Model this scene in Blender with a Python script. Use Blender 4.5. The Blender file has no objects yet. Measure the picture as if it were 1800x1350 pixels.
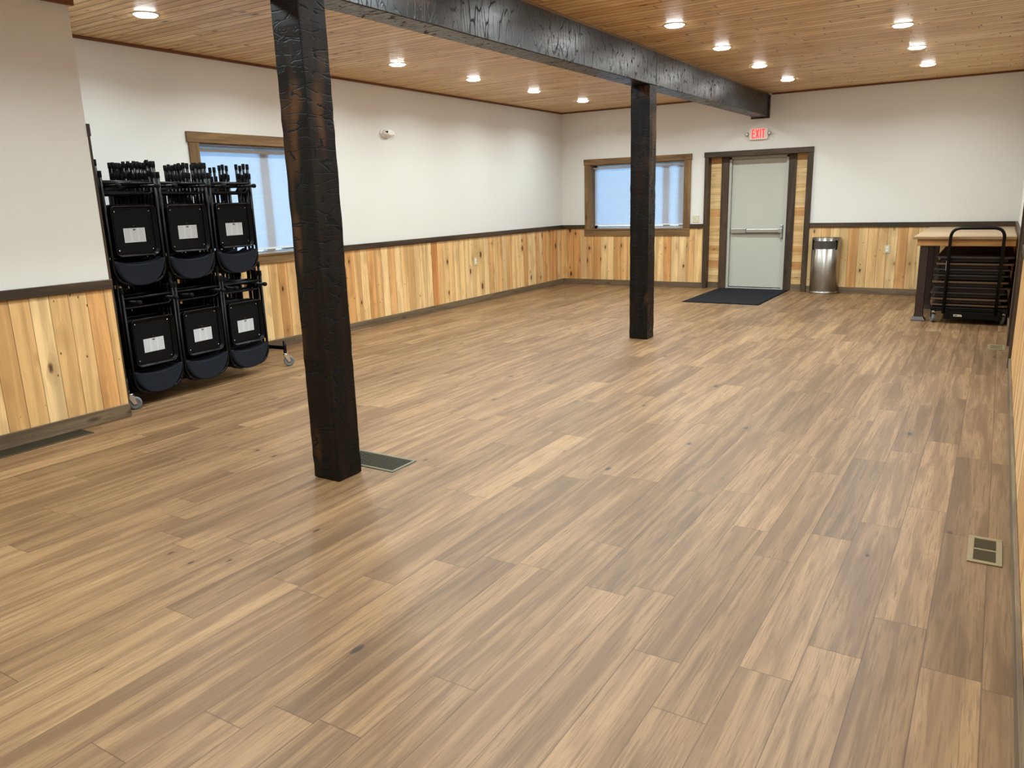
import bpy, bmesh, math, random
from mathutils import Vector, Matrix
random.seed(7)
SC = bpy.context.scene
COL = SC.collection
PI = math.pi

# ------------------------------------------------------------------ camera
cam_d = bpy.data.cameras.new('camera'); cam = bpy.data.objects.new('camera', cam_d); COL.objects.link(cam)
yaw, pitch, roll = math.radians(-32.15885757), math.radians(13.51037223), math.radians(-1.71845663)
fw = Vector((math.sin(yaw)*math.cos(pitch), math.cos(yaw)*math.cos(pitch), -math.sin(pitch)))
ri = Vector((math.cos(yaw), -math.sin(yaw), 0)); up = ri.cross(fw)
rr = ri*math.cos(roll) + up*math.sin(roll); uu = -ri*math.sin(roll) + up*math.cos(roll)
M = Matrix((rr, uu, -fw)).transposed().to_4x4(); M.translation = (0, 0, 1.58)
cam.matrix_world = M
cam_d.sensor_width = 36; cam_d.sensor_fit = 'HORIZONTAL'; cam_d.lens = 36*1353.534/1800
cam_d.clip_start = .05; cam_d.clip_end = 200
SC.camera = cam

# ------------------------------------------------------------------ world, view
LAMP_W = 13.0
LAMP_COL = (.865, 1.0, 1.0)
DIFFUSER = 52.0
SKY_COL = (.36, .70, 1.0); SKY_STRENGTH = 5.0
w = bpy.data.worlds.new('sky'); SC.world = w; w.use_nodes = True
bg = w.node_tree.nodes['Background']; bg.inputs[0].default_value = (*SKY_COL, 1); bg.inputs[1].default_value = SKY_STRENGTH
SC.view_settings.view_transform = 'Standard'; SC.view_settings.look = 'None'
SC.view_settings.exposure = 0.53; SC.view_settings.gamma = 1; SC.view_settings.use_curve_mapping = False
SC.cycles.max_bounces = 10; SC.cycles.diffuse_bounces = 6; SC.cycles.use_denoising = True
SC.cycles.sample_clamp_indirect = 6
SC.cycles.caustics_reflective = False; SC.cycles.caustics_refractive = False

# ------------------------------------------------------------------ materials
def s2l(c):
    return tuple((x/12.92 if x <= .04045 else ((x+.055)/1.055)**2.4) for x in c)
def rgb(r, g, b): return s2l((r/255, g/255, b/255))

class NT:
    def __init__(s, name):
        s.m = bpy.data.materials.new(name); s.m.use_nodes = True
        s.t = s.m.node_tree; s.n = s.t.nodes; s.l = s.t.links
        s.b = s.n['Principled BSDF']
    def _set(s, inp, v):
        if hasattr(v, 'is_output') or isinstance(v, bpy.types.NodeSocket): s.l.new(v, inp)
        else: inp.default_value = v
    def math(s, op, a, b=0.0, c=None, clamp=False):
        n = s.n.new('ShaderNodeMath'); n.operation = op; n.use_clamp = clamp
        s._set(n.inputs[0], a); s._set(n.inputs[1], b)
        if c is not None: s._set(n.inputs[2], c)
        return n.outputs[0]
    def comb(s, x, y, z):
        n = s.n.new('ShaderNodeCombineXYZ')
        for i, v in enumerate((x, y, z)): s._set(n.inputs[i], v)
        return n.outputs[0]
    def obj(s):
        n = s.n.new('ShaderNodeTexCoord'); q = s.n.new('ShaderNodeSeparateXYZ'); s.l.new(n.outputs['Object'], q.inputs[0])
        return n.outputs['Object'], q.outputs
    def white(s, vec):
        n = s.n.new('ShaderNodeTexWhiteNoise'); n.noise_dimensions = '3D'; s._set(n.inputs['Vector'], vec)
        return n.outputs['Value'], n.outputs['Color']
    def noise(s, vec, scale=1, detail=3, rough=.55, dist=0):
        n = s.n.new('ShaderNodeTexNoise'); s._set(n.inputs['Vector'], vec)
        n.inputs['Scale'].default_value = scale; n.inputs['Detail'].default_value = detail
        n.inputs['Roughness'].default_value = rough; n.inputs['Distortion'].default_value = dist
        return n.outputs['Fac']
    def vor(s, vec, scale=1, rnd=1.0, feature='F1'):
        n = s.n.new('ShaderNodeTexVoronoi'); n.feature = feature; s._set(n.inputs['Vector'], vec)
        n.inputs['Scale'].default_value = scale; n.inputs['Randomness'].default_value = rnd
        return n.outputs['Distance'], n.outputs.get('Color')
    def ramp(s, fac, stops):
        n = s.n.new('ShaderNodeValToRGB'); s._set(n.inputs[0], fac); e = n.color_ramp.elements
        while len(e) < len(stops): e.new(.5)
        for i, (p, c) in enumerate(stops):
            e[i].position = p; e[i].color = (*c, 1) if len(c) == 3 else c
        return n.outputs[0]
    def mix(s, fac, a, b, mode='MIX'):
        n = s.n.new('ShaderNodeMix'); n.data_type = 'RGBA'; n.blend_type = mode; n.clamp_factor = True
        s._set(n.inputs[0], fac)
        for i, v in ((6, a), (7, b)):
            if isinstance(v, tuple): v = (*v[:3], 1)
            s._set(n.inputs[i], v)
        return n.outputs[2]
    def rng(s, v, a, b, c=0.0, d=1.0, smooth=False):
        n = s.n.new('ShaderNodeMapRange'); n.clamp = True
        if smooth: n.interpolation_type = 'SMOOTHSTEP'
        s._set(n.inputs[0], v)
        for i, x in zip((1, 2, 3, 4), (a, b, c, d)): n.inputs[i].default_value = x
        return n.outputs[0]
    def bump(s, h, strength=.3, dist=.01):
        n = s.n.new('ShaderNodeBump'); n.inputs['Strength'].default_value = strength; n.inputs['Distance'].default_value = dist
        s._set(n.inputs['Height'], h); s.l.new(n.outputs[0], s.b.inputs['Normal'])
    def fin(s, color=None, rough=.5, metal=0, spec=None, **k):
        if color is not None:
            if isinstance(color, tuple): color = (*color[:3], 1)
            s._set(s.b.inputs['Base Color'], color)
        s._set(s.b.inputs['Roughness'], rough); s.b.inputs['Metallic'].default_value = metal
        if spec is not None: s.b.inputs['Specular IOR Level'].default_value = spec
        for kk, v in k.items(): s._set(s.b.inputs[kk.replace('_', ' ')], v)
        return s.m

def plain(name, c, rough=.5, metal=0, spec=None, nz=.06, sc=9, bump=0):
    t = NT(name); o, _ = t.obj(); f = t.noise(o, sc, 4)
    col = t.mix(f, tuple(x*(1-nz) for x in c), tuple(min(1, x*(1+nz)) for x in c))
    if bump: t.bump(t.noise(o, sc*30, 3), bump, .002)
    return t.fin(col, rough, metal, spec)

def boards(name, ac, al, wid, ln, off, pal, seam=(.35, .0022), knot=(1.0, .5, .06, rgb(92, 52, 24)), grain=.5, rough=.5,
           fine=(70, 2.2), broad=(9, .8), bump=.15, spec=.4, vary=1.0, endseam=True, ring=.25, knotden=.35, lohi=((.62, .55, .47), (1.22, 1.2, 1.14)), gr1=(.42, .72, .75, 1.0), pins=False):
    """boards running along axis `al`, laid side by side along axis `ac`; pal = list of colour stops picked at random per board"""
    t = NT(name); o, p = t.obj()
    u = t.math('ADD', p[ac], off); v = p[al]
    q = t.math('DIVIDE', u, wid); row = t.math('FLOOR', q); fu = t.math('FRACT', q)
    r1, _ = t.white(t.comb(row, 3.7, 1.3))
    vv = t.math('ADD', t.math('DIVIDE', v, ln), t.math('MULTIPLY', r1, 7.31)); cl = t.math('FLOOR', vv); fv = t.math('FRACT', vv)
    idv, idc = t.white(t.comb(row, cl, 5.5))
    sp = t.n.new('ShaderNodeSeparateColor'); t.l.new(idc, sp.inputs[0]); ra, rb_, rc = sp.outputs[:3]
    z = t.math('MULTIPLY', idv, 61.0)
    g1 = t.noise(t.comb(t.math('MULTIPLY', u, fine[0]), t.math('MULTIPLY', v, fine[1]), z), 1, 5, .6, .4)
    g2 = t.noise(t.comb(t.math('MULTIPLY', u, broad[0]), t.math('MULTIPLY', v, broad[1]), t.math('ADD', z, 17.0)), 1, 3, .5, .6)
    base = t.ramp(t.rng(ra, 0, 1, .5-.5*vary, .5+.5*vary), pal)
    dark = t.mix(1.0, base, lohi[0], 'MULTIPLY'); lite = t.mix(1.0, base, lohi[1], 'MULTIPLY')
    c = t.mix(t.rng(g2, .36, .64, 0, 1, True), dark, lite); c = t.mix(grain, base, c)
    c = t.mix(t.math('MULTIPLY', t.rng(g1, gr1[0], gr1[1]), grain*gr1[2]), c, t.mix(1.0, dark, (gr1[3], gr1[3], gr1[3]), 'MULTIPLY'))
    # growth rings seen as cathedral figure
    rg = t.math('SINE', t.math('MULTIPLY', g2, 95.0))
    c = t.mix(t.math('MULTIPLY', t.rng(rg, .2, 1), ring), c, dark)
    # knots
    kx, kd, kt, kc = knot
    wob = t.noise(t.comb(t.math('MULTIPLY', u, 40.0), t.math('MULTIPLY', v, 40.0), z), 1, 2)
    kvec = t.comb(t.math('ADD', t.math('MULTIPLY', u, 7.5*kx), t.math('MULTIPLY', wob, .12)), t.math('MULTIPLY', v, 3.4*kx), z)
    d, dc = t.vor(kvec, 1, 1)
    s2 = t.n.new('ShaderNodeSeparateColor'); t.l.new(dc, s2.inputs[0])
    gate = t.math('LESS_THAN', s2.outputs[0], knotden); size = t.math('MULTIPLY_ADD', s2.outputs[1], kt*1.6, kt*.35)
    core = t.math('MULTIPLY', gate, t.rng(t.math('DIVIDE', d, size), .6, 1.1, 1, 0, True))
    halo = t.math('MULTIPLY', gate, t.rng(t.math('DIVIDE', d, size), .7, 3.4, 1, 0, True))
    c = t.mix(t.math('MULTIPLY', halo, .38), c, t.mix(.35, dark, kc)); c = t.mix(t.math('MULTIPLY', core, kd), c, kc)
    if pins:
        d2, dc2 = t.vor(t.comb(t.math('MULTIPLY', u, 17.0), t.math('MULTIPLY', v, 9.0), t.math('ADD', z, 3.0)), 1, 1)
        s4 = t.n.new('ShaderNodeSeparateColor'); t.l.new(dc2, s4.inputs[0])
        pk = t.math('MULTIPLY', t.math('LESS_THAN', s4.outputs[0], .4), t.rng(d2, .07, .12, 1, 0, True))
        c = t.mix(t.math('MULTIPLY', pk, .9), c, kc)
    # joints
    eu = t.math('MULTIPLY', t.math('MINIMUM', fu, t.math('SUBTRACT', 1.0, fu)), wid)
    e = eu
    if endseam:
        ev = t.math('MULTIPLY', t.math('MINIMUM', fv, t.math('SUBTRACT', 1.0, fv)), ln); e = t.math('MINIMUM', eu, ev)
    sm = t.rng(e, seam[1]*.4, seam[1], 1, 0)
    c = t.mix(t.math('MULTIPLY', sm, seam[0]), c, t.mix(1.0, dark, (.25, .2, .15), 'MULTIPLY'))
    h = t.math('ADD', t.math('MULTIPLY', sm, -1.0), t.math('MULTIPLY', g1, .18))
    t.bump(h, bump, .003)
    return t.fin(c, t.math('MULTIPLY_ADD', g1, .14, rough-.07), 0, spec)

def stain(name, al, c1, c2, rough=.5, knot=.5, nz=1.0):
    """stained softwood trim, grain along axis al"""
    t = NT(name); o, p = t.obj(); a = [10.0, 10.0, 10.0]; a[al] = .9; f = [90.0, 90.0, 90.0]; f[al] = 3.0
    v1 = t.comb(*[t.math('MULTIPLY', p[i], a[i]) for i in range(3)]); v2 = t.comb(*[t.math('MULTIPLY', p[i], f[i]) for i in range(3)])
    b = t.noise(v1, 1, 3, .5, .8); g = t.noise(v2, 1, 4)
    c = t.mix(t.rng(b, .32, .68, 0, 1, True), c1, c2)
    c = t.mix(t.math('MULTIPLY', t.rng(t.math('SINE', t.math('MULTIPLY', b, 80.0)), .3, 1), .3), c, c1)
    c = t.mix(t.math('MULTIPLY', t.rng(g, .45, .7), .45), c, tuple(x*.55 for x in c1))
    kv = [9.0, 9.0, 9.0]; kv[al] = 3.0
    d, dc = t.vor(t.comb(*[t.math('MULTIPLY', p[i], kv[i]) for i in range(3)]), 1, 1)
    s2 = t.n.new('ShaderNodeSeparateColor'); t.l.new(dc, s2.inputs[0])
    k = t.math('MULTIPLY', t.math('LESS_THAN', s2.outputs[0], .3), t.rng(d, .08, .26, 1, 0, True))
    c = t.mix(t.math('MULTIPLY', k, knot), c, tuple(x*.18 for x in c1))
    t.bump(g, .12, .003)
    return t.fin(c, rough, 0, .4)

def hewn(name, al, den=1.0, spec=.22, rough=.3, amount=.85, cols=(rgb(11, 8, 6), rgb(30, 19, 11)), light=rgb(92, 60, 32)):
    """near-black stained hand-hewn timber: short tool cuts lie across axis al"""
    t = NT(name); o, p = t.obj()
    a = [14.0]*3; a[al] = 1.1; b = [70.0]*3; b[al] = 4.0
    br = t.noise(t.comb(*[t.math('MULTIPLY', p[i], a[i]) for i in range(3)]), 1, 3, .5, .8)
    gr = t.noise(t.comb(*[t.math('MULTIPLY', p[i], b[i]) for i in range(3)]), 1, 4)
    c = t.mix(t.rng(br, .38, .72, 0, 1, True), cols[0], cols[1])
    c = t.mix(t.math('MULTIPLY', t.rng(gr, .45, .7), .6), c, rgb(16, 11, 8))
    pat = t.noise(t.comb(*[t.math('MULTIPLY', p[i], (5.0 if i != al else 1.6)) for i in range(3)]), 1, 2)
    c = t.mix(t.math('MULTIPLY', t.rng(pat, .57, .72, 0, 1, True), .5), c, light)
    # tool cuts: broken edges of long cells laid across the timber, plus small pits
    wp = t.noise(t.comb(*[t.math('MULTIPLY', p[i], 14.0*den) for i in range(3)]), 1, 2)
    s1 = [4.2]*3; s1[al] = 19.0
    vec = t.comb(*[t.math('MULTIPLY_ADD', p[i], s1[i]*den, t.math('MULTIPLY', wp, .28)) for i in range(3)])
    ed, _ = t.vor(vec, 1, 1, 'DISTANCE_TO_EDGE')
    g2 = t.noise(t.comb(*[t.math('MULTIPLY', p[i], (16.0 if i != al else 20.0)*den) for i in range(3)]), 1, 1)
    line = t.math('MULTIPLY', t.rng(ed, .012, .05, 1, 0), t.rng(g2, .62-.2*amount, .68-.2*amount))
    g3 = t.noise(t.comb(*[t.math('MULTIPLY', p[i], 4.0*den) for i in range(3)]), 1, 1)
    s3 = [40.0]*3; s3[al] = 75.0
    pd, _ = t.vor(t.comb(*[t.math('MULTIPLY', p[i], s3[i]*den) for i in range(3)]), 1, 1)
    pit = t.math('MULTIPLY', t.rng(pd, .14, .3, 1, 0), t.rng(g3, .5, .62))
    cut = t.math('MAXIMUM', line, t.math('MULTIPLY', pit, .8))
    c = t.mix(t.math('MULTIPLY', cut, .95), c, rgb(3, 2, 2))
    h = t.math('ADD', t.math('ADD', t.math('MULTIPLY', cut, -1.0), t.math('MULTIPLY', wp, .3)), t.math('MULTIPLY', gr, .08))
    t.bump(h, .3, .005)
    t.b.inputs['Specular Tint'].default_value = (.82, .92, 1, 1)
    return t.fin(c, t.math('MULTIPLY_ADD', cut, .4, t.math('MULTIPLY_ADD', gr, .2, rough)), 0, spec)

m_floor = boards('floor_planks', 0, 1, .1772, 1.22, .079, [(0, rgb(111, 86, 60)), (.3, rgb(126, 98, 69)), (.6, rgb(133, 104, 74)), (1, rgb(147, 117, 85))],
                 seam=(.6, .0026), knot=(.8, .9, .06, rgb(50, 37, 27)), grain=.95, rough=.42, fine=(135, 4.5), broad=(17, 1.0), bump=.06, spec=.4, ring=.3, knotden=.55, vary=.85, lohi=((.66, .60, .54), (1.17, 1.16, 1.12)), gr1=(.5, .66, .85, .8))
PINE = [(0, rgb(212, 158, 100)), (.25, rgb(224, 184, 128)), (.6, rgb(232, 202, 152)), (.85, rgb(228, 190, 134)), (1, rgb(206, 142, 84))]
def pine(name, ac, al, off=0.0, wid=.1355, ln=400.0):
    return boards(name, ac, al, wid, ln, off, PINE, seam=(.7, .004), knot=(1.15, .95, .13, rgb(70, 32, 12)), grain=.6, rough=.45, fine=(50, 1.4), broad=(9, .6),
                  bump=.2, spec=.4, ring=.2, knotden=.6, gr1=(.5, .72, .5, 1.0), pins=True)
m_pine_y = pine('pine_boards_left', 1, 2, .02); m_pine_x = pine('pine_boards_back', 0, 2, .05); m_pine_w = pine('pine_boards_alcove', 1, 2, .082)
m_pine_h = boards('pine_boards_level', 2, 0, .122, 400, .03, PINE, seam=(.6, .003), knot=(1.2, .85, .1, rgb(96, 50, 22)), grain=.5, rough=.45, fine=(60, 1.8), broad=(12, .9), bump=.2, ring=.14, knotden=.35)
m_ceil = boards('ceiling_boards', 1, 0, .097, 1.9, .03, [(0, rgb(226, 188, 134)), (.4, rgb(236, 206, 156)), (.7, rgb(241, 215, 170)), (1, rgb(230, 194, 142))], seam=(.9, .008),
                knot=(1.25, .85, .11, rgb(84, 46, 20)), grain=.75, rough=.42, fine=(60, 2.2), broad=(16, 1.1), bump=.2, spec=.4, ring=.22, knotden=.55, lohi=((.72, .62, .5), (1.12, 1.1, 1.07)), gr1=(.52, .68, .8, .75))
def wallpaint(name):
    t = NT(name); o, p = t.obj(); f = t.noise(o, 1.3, 2); c = t.mix(f, rgb(221, 221, 217), rgb(225, 225, 222))
    t.bump(t.noise(o, 160, 2), .06, .002); return t.fin(c, .75, 0, .25)
m_wall = wallpaint('cream_wall_paint')
DK1, DK2 = rgb(50, 38, 28), rgb(82, 64, 46)
m_dark_x, m_dark_y, m_dark_z = (stain('dark_stained_wood_'+'xyz'[i], i, DK1, DK2, .5) for i in range(3))
BR1, BR2 = rgb(104, 78, 48), rgb(144, 112, 72)
m_brn_x, m_brn_y, m_brn_z = (stain('brown_stained_wood_'+'xyz'[i], i, BR1, BR2, .5, .6) for i in range(3))
GB1, GB2 = rgb(92, 76, 58), rgb(124, 105, 82)
m_base_x, m_base_y = (stain('greyed_stained_wood_'+'xy'[i], i, GB1, GB2, .5, .8) for i in range(2))
CT1, CT2 = rgb(100, 58, 30), rgb(122, 74, 40)
m_crown_x, m_crown_y = (stain('crown_stained_wood_'+'xy'[i], i, CT1, CT2, .5, .3) for i in range(2))
m_post = hewn('hewn_timber_post', 2); m_beam = hewn('hewn_timber_beam', 1, 1.05, .72, .25, 1.25, (rgb(9, 8, 8), rgb(26, 20, 16)), rgb(66, 45, 28))
m_door = plain('grey_door_paint', rgb(186, 187, 178), .45, 0, .4, .02, 2)
m_frame = plain('grey_frame_paint', rgb(178, 178, 170), .4, 0, .4, .02, 2)
m_alu = plain('satin_aluminium', rgb(196, 198, 198), .32, .85, None, .05, 30)
m_chrome = plain('bright_metal', rgb(215, 216, 218), .18, 1, None, .03, 30)
m_blk = plain('black_gloss_paint', rgb(2, 2, 3), .38, 0, .2, .1, 20)
m_blkmatte = plain('black_board', rgb(6, 6, 9), .6, 0, .15, .15, 60)
m_rubber = plain('black_rubber', rgb(8, 8, 8), .75, 0, .2, .1, 40)
m_grey_rubber = plain('grey_rubber', rgb(112, 114, 116), .55, 0, .35, .06, 40)
m_white = plain('white_plastic', rgb(236, 236, 230), .4, 0, .45, .02, 10)
m_ivory = plain('ivory_plastic', rgb(206, 200, 172), .4, 0, .45, .02, 10)
m_vinyl = plain('white_vinyl', rgb(225, 228, 232), .4, 0, .4, .02, 10)
m_ventf = plain('grey_green_vent_metal', rgb(104, 105, 90), .4, .2, .5, .05, 20)
m_ventt = plain('tan_vent_metal', rgb(142, 126, 94), .42, .3, .5, .06, 20)
m_ventd = plain('dark_bronze_vent_metal', rgb(62, 55, 40), .5, .3, .5, .1, 20)
m_ventb = plain('olive_bronze_vent_metal', rgb(84, 72, 44), .45, .3, .5, .06, 20)
m_duct_shadow = plain('duct_shadow_black', rgb(14, 12, 10), .9, 0, .1, .1, 5)
m_steelpaint = plain('dark_brown_steel', rgb(46, 32, 26), .4, .1, .5, .12, 8)
m_counter = boards('counter_planks', 1, 0, .3, 4.0, .1, [(0, rgb(166, 138, 104)), (1, rgb(180, 152, 118))], seam=(.2, .001), grain=.4, rough=.4, knotden=.05, endseam=False, bump=.04)
m_apron = stain('apron_wood', 0, rgb(150, 106, 56), rgb(186, 140, 84), .5, .1)
m_tt = [stain('table_board_a', 0, rgb(40, 30, 22), rgb(56, 42, 30), .5, .1), stain('table_board_b', 0, rgb(70, 50, 34), rgb(88, 64, 44), .5, .1)]
m_ttedge = [plain('dark_grey_edge_band', rgb(34, 32, 33), .35, 0, .5, .05, 20), plain('brown_edge_band', rgb(84, 62, 44), .4, 0, .5, .08, 20)]
m_ttskirt = stain('table_skirt', 0, rgb(28, 19, 13), rgb(42, 29, 21), .55, .1)

t = NT('navy_upholstery'); o, p = t.obj(); f = t.noise(o, 260, 3, .7); g = t.noise(o, 30, 2)
t.bump(f, .5, .002)
m_fabric = t.fin(t.mix(f, rgb(14, 17, 24), t.mix(g, rgb(30, 36, 46), rgb(38, 44, 55))), .92, 0, .2)

t = NT('ribbed_mat'); o, p = t.obj()
rib = t.math('SINE', t.math('MULTIPLY', p[0], 420.0)); f = t.noise(o, 120, 3)
st = t.rng(t.math('FRACT', t.math('MULTIPLY', p[0], 7.0)), .45, .55)
t.bump(rib, .4, .004)
m_mat = t.fin(t.mix(t.math('MULTIPLY', f, .7), t.mix(st, rgb(16, 18, 21), rgb(21, 23, 27)), rgb(34, 37, 42)), .95, 0, .15)

t = NT('brushed_stainless'); o, p = t.obj()
f = t.noise(t.comb(t.math('MULTIPLY', p[0], 160.0), t.math('MULTIPLY', p[1], 160.0), t.math('MULTIPLY', p[2], 1.2)), 1, 3)
t.bump(f, .05, .002)
tg = t.n.new('ShaderNodeTangent'); tg.direction_type = 'RADIAL'; tg.axis = 'Z'
m_stain = t.fin(t.mix(f, rgb(168, 164, 158), rgb(204, 200, 194)), .36, 1, None, Anisotropic=.9, Anisotropic_Rotation=.25)
t.l.new(tg.outputs[0], t.b.inputs['Tangent'])

t = NT('sticker_paper'); o, p = t.obj()        # unreadable small print in three columns
lin = t.rng(t.math('SINE', t.math('MULTIPLY', p[2], 900.0)), -.1, .4)
colm = t.rng(t.math('ABSOLUTE', t.math('SUBTRACT', t.math('FRACT', t.math('ADD', t.math('MULTIPLY', p[1], 15.4), .5)), .5)), .36, .4, 1, 0)
brk = t.rng(t.noise(t.comb(0.0, t.math('MULTIPLY', p[1], 300.0), t.math('MULTIPLY', p[2], 140.0)), 1, 2), .4, .55)
ink = t.math('MULTIPLY', t.math('MULTIPLY', lin, colm), brk)
m_sticker = t.fin(t.mix(t.math('MULTIPLY', ink, .55), rgb(205, 210, 216), rgb(110, 114, 120)), .5, 0, .3)
m_ink = plain('sticker_ink', rgb(80, 84, 92), .6)

t = NT('window_shade_cloth'); o, p = t.obj()
wv = t.noise(t.comb(t.math('MULTIPLY', p[0], 5.0), t.math('MULTIPLY', p[1], 5.0), t.math('MULTIPLY', p[2], 130.0)), 1, 3)
cc = t.mix(wv, (.66, .70, .76), (.80, .83, .88))
df = t.n.new('ShaderNodeBsdfDiffuse'); tr = t.n.new('ShaderNodeBsdfTranslucent'); ad = t.n.new('ShaderNodeMixShader')
t.l.new(cc, df.inputs[0]); t.l.new(cc, tr.inputs[0]); ad.inputs[0].default_value = .55
t.l.new(df.outputs[0], ad.inputs[1]); t.l.new(tr.outputs[0], ad.inputs[2]); t.l.new(ad.outputs[0], t.n['Material Output'].inputs[0])
t.n.remove(t.b); m_shade = t.m
t = NT('window_glass'); tr = t.n.new('ShaderNodeBsdfTransparent'); gl = t.n.new('ShaderNodeBsdfGlossy'); mx = t.n.new('ShaderNodeMixShader'); fr = t.n.new('ShaderNodeFresnel')
tr.inputs[0].default_value = (.92, .95, .97, 1); gl.inputs['Roughness'].default_value = .02; t.l.new(fr.outputs[0], mx.inputs[0])
t.l.new(tr.outputs[0], mx.inputs[1]); t.l.new(gl.outputs[0], mx.inputs[2]); t.l.new(mx.outputs[0], t.n['Material Output'].inputs[0]); t.n.remove(t.b); m_glass = t.m
def emit(name, c, s):
    t = NT(name); o, p = t.obj(); f = t.noise(o, 5, 1)
    return t.fin(c, .5, 0, .3, Emission_Color=t.mix(f, c, tuple(min(1, x*1.02) for x in c)), Emission_Strength=s)
m_diff = emit('lamp_diffuser', (1, .98, .95), DIFFUSER)
m_exit = emit('exit_letters_red', (1.0, .02, .03), 1.3)
m_exitf = emit('exit_face', rgb(226, 214, 204), .05)

# ------------------------------------------------------------------ mesh helpers
class MB:
    def __init__(s): s.bm = bmesh.new()
    def box(s, x0, x1, y0, y1, z0, z1, bev=0.0, seg=2, rot=None, ctr=None):
        r = bmesh.ops.create_cube(s.bm, size=1); vs = r['verts']
        for v in vs: v.co = Vector((x0+(v.co.x+.5)*(x1-x0), y0+(v.co.y+.5)*(y1-y0), z0+(v.co.z+.5)*(z1-z0)))
        if rot:
            c = Vector(ctr or ((x0+x1)/2, (y0+y1)/2, (z0+z1)/2))
            for v in vs: v.co = c + rot @ (v.co-c)
        if bev:
            es = list({e for v in vs for e in v.link_edges})
            bmesh.ops.bevel(s.bm, geom=es, offset=bev, segments=seg, profile=.5, affect='EDGES')
        return s
    def tube(s, pts, r, seg=10, cap=True, rs=None):
        pts = [Vector(p) for p in pts]; n = len(pts); rings = []
        d0 = (pts[1]-pts[0]).normalized(); a = Vector((0, 0, 1)) if abs(d0.z) < .9 else Vector((1, 0, 0)); u = d0.cross(a).normalized()
        for i in range(n):
            d = ((pts[min(i+1, n-1)]-pts[max(i-1, 0)])).normalized()
            u = (u - d*u.dot(d)).normalized(); v = d.cross(u); q = rs[i] if rs else r
            rings.append([s.bm.verts.new(pts[i]+(u*math.cos(2*PI*k/seg)+v*math.sin(2*PI*k/seg))*q) for k in range(seg)])
        for i in range(n-1):
            for k in range(seg):
                f = s.bm.faces.new((rings[i][k], rings[i][(k+1) % seg], rings[i+1][(k+1) % seg], rings[i+1][k])); f.smooth = True
        if cap: s.bm.faces.new(rings[0][::-1]); s.bm.faces.new(rings[-1])
        return s
    def lathe(s, prof, c=(0, 0, 0), ax='z', seg=24, cap=True):
        c = Vector(c); rings = []
        for r, h in prof:
            ring = []
            for k in range(seg):
                a = 2*PI*k/seg; x, y = r*math.cos(a), r*math.sin(a)
                p = {'z': (x, y, h), 'x': (h, x, y), 'y': (y, h, x)}[ax]; ring.append(s.bm.verts.new(c+Vector(p)))
            rings.append(ring)
        for i in range(len(rings)-1):
            for k in range(seg):
                f = s.bm.faces.new((rings[i][k], rings[i][(k+1) % seg], rings[i+1][(k+1) % seg], rings[i+1][k])); f.smooth = True
        if cap:
            if prof[0][0] > 1e-6: s.bm.faces.new(rings[0][::-1])
            if prof[-1][0] > 1e-6: s.bm.faces.new(rings[-1])
        return s
    def prism(s, pts, d):
        """polygon pts (3D, planar) extruded by vector d"""
        a = [s.bm.verts.new(p) for p in pts]; b = [s.bm.verts.new(Vector(p)+Vector(d)) for p in pts]; n = len(pts)
        s.bm.faces.new(a[::-1]); s.bm.faces.new(b)
        for i in range(n): s.bm.faces.new((a[i], a[(i+1) % n], b[(i+1) % n], b[i]))
        return s
    def loft(s, rings, close=True, caps=True, smooth=True):
        R_ = [[s.bm.verts.new(p) for p in r] for r in rings]; n = len(R_[0])
        for i in range(len(R_)-1):
            for k in range(n if close else n-1):
                f = s.bm.faces.new((R_[i][k], R_[i][(k+1) % n], R_[i+1][(k+1) % n], R_[i+1][k])); f.smooth = smooth
        if caps: s.bm.faces.new(R_[0][::-1]); s.bm.faces.new(R_[-1])
        return s
    def build(s, name, mat, parent=None, kind=None, smooth=False):
        bmesh.ops.recalc_face_normals(s.bm, faces=s.bm.faces)
        me = bpy.data.meshes.new(name); s.bm.to_mesh(me); s.bm.free(); me.materials.append(mat)
        if smooth:
            for p in me.polygons: p.use_smooth = True
        ob = bpy.data.objects.new(name, me); COL.objects.link(ob)
        if parent is not None: ob.parent = parent
        if kind: ob['kind'] = kind
        return ob

def tag(o, label, cat, group=None, kind=None):
    o['label'] = label; o['category'] = cat
    if group: o['group'] = group
    if kind: o['kind'] = kind
    return o
def thing(name, loc, label, cat, rz=0, group=None):
    o = bpy.data.objects.new(name, None); COL.objects.link(o); o.location = loc; o.rotation_euler = (0, 0, rz); o.empty_display_size = .1
    return tag(o, label, cat, group)
def struct_empty(name, loc=(0, 0, 0)):
    o = bpy.data.objects.new(name, None); COL.objects.link(o); o.location = loc; o['kind'] = 'structure'; return o
def dup(root, loc, rz, label, group=None):
    r = root.copy(); COL.objects.link(r); r.location = loc; r.rotation_euler = (0, 0, rz); r['label'] = label
    if group: r['group'] = group
    for ch in list(root.children):
        c = ch.copy(); COL.objects.link(c); c.parent = r
        for g in list(ch.children):
            d = g.copy(); COL.objects.link(d); d.parent = c
    return r
def rrect(w2, h0, h1, r0, r1, n=6):
    """rounded rectangle in (a,b): a in [-w2,w2], b in [h0,h1]; radius r0 at the low corners, r1 at the high ones"""
    out = []
    for cx, cy, r, a0 in ((w2-r0, h0+r0, r0, -PI/2), (w2-r1, h1-r1, r1, 0), (-w2+r1, h1-r1, r1, PI/2), (-w2+r0, h0+r0, r0, PI)):
        for k in range(n+1):
            a = a0+PI/2*k/n; out.append((cx+r*math.cos(a), cy+r*math.sin(a)))
    return out
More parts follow.
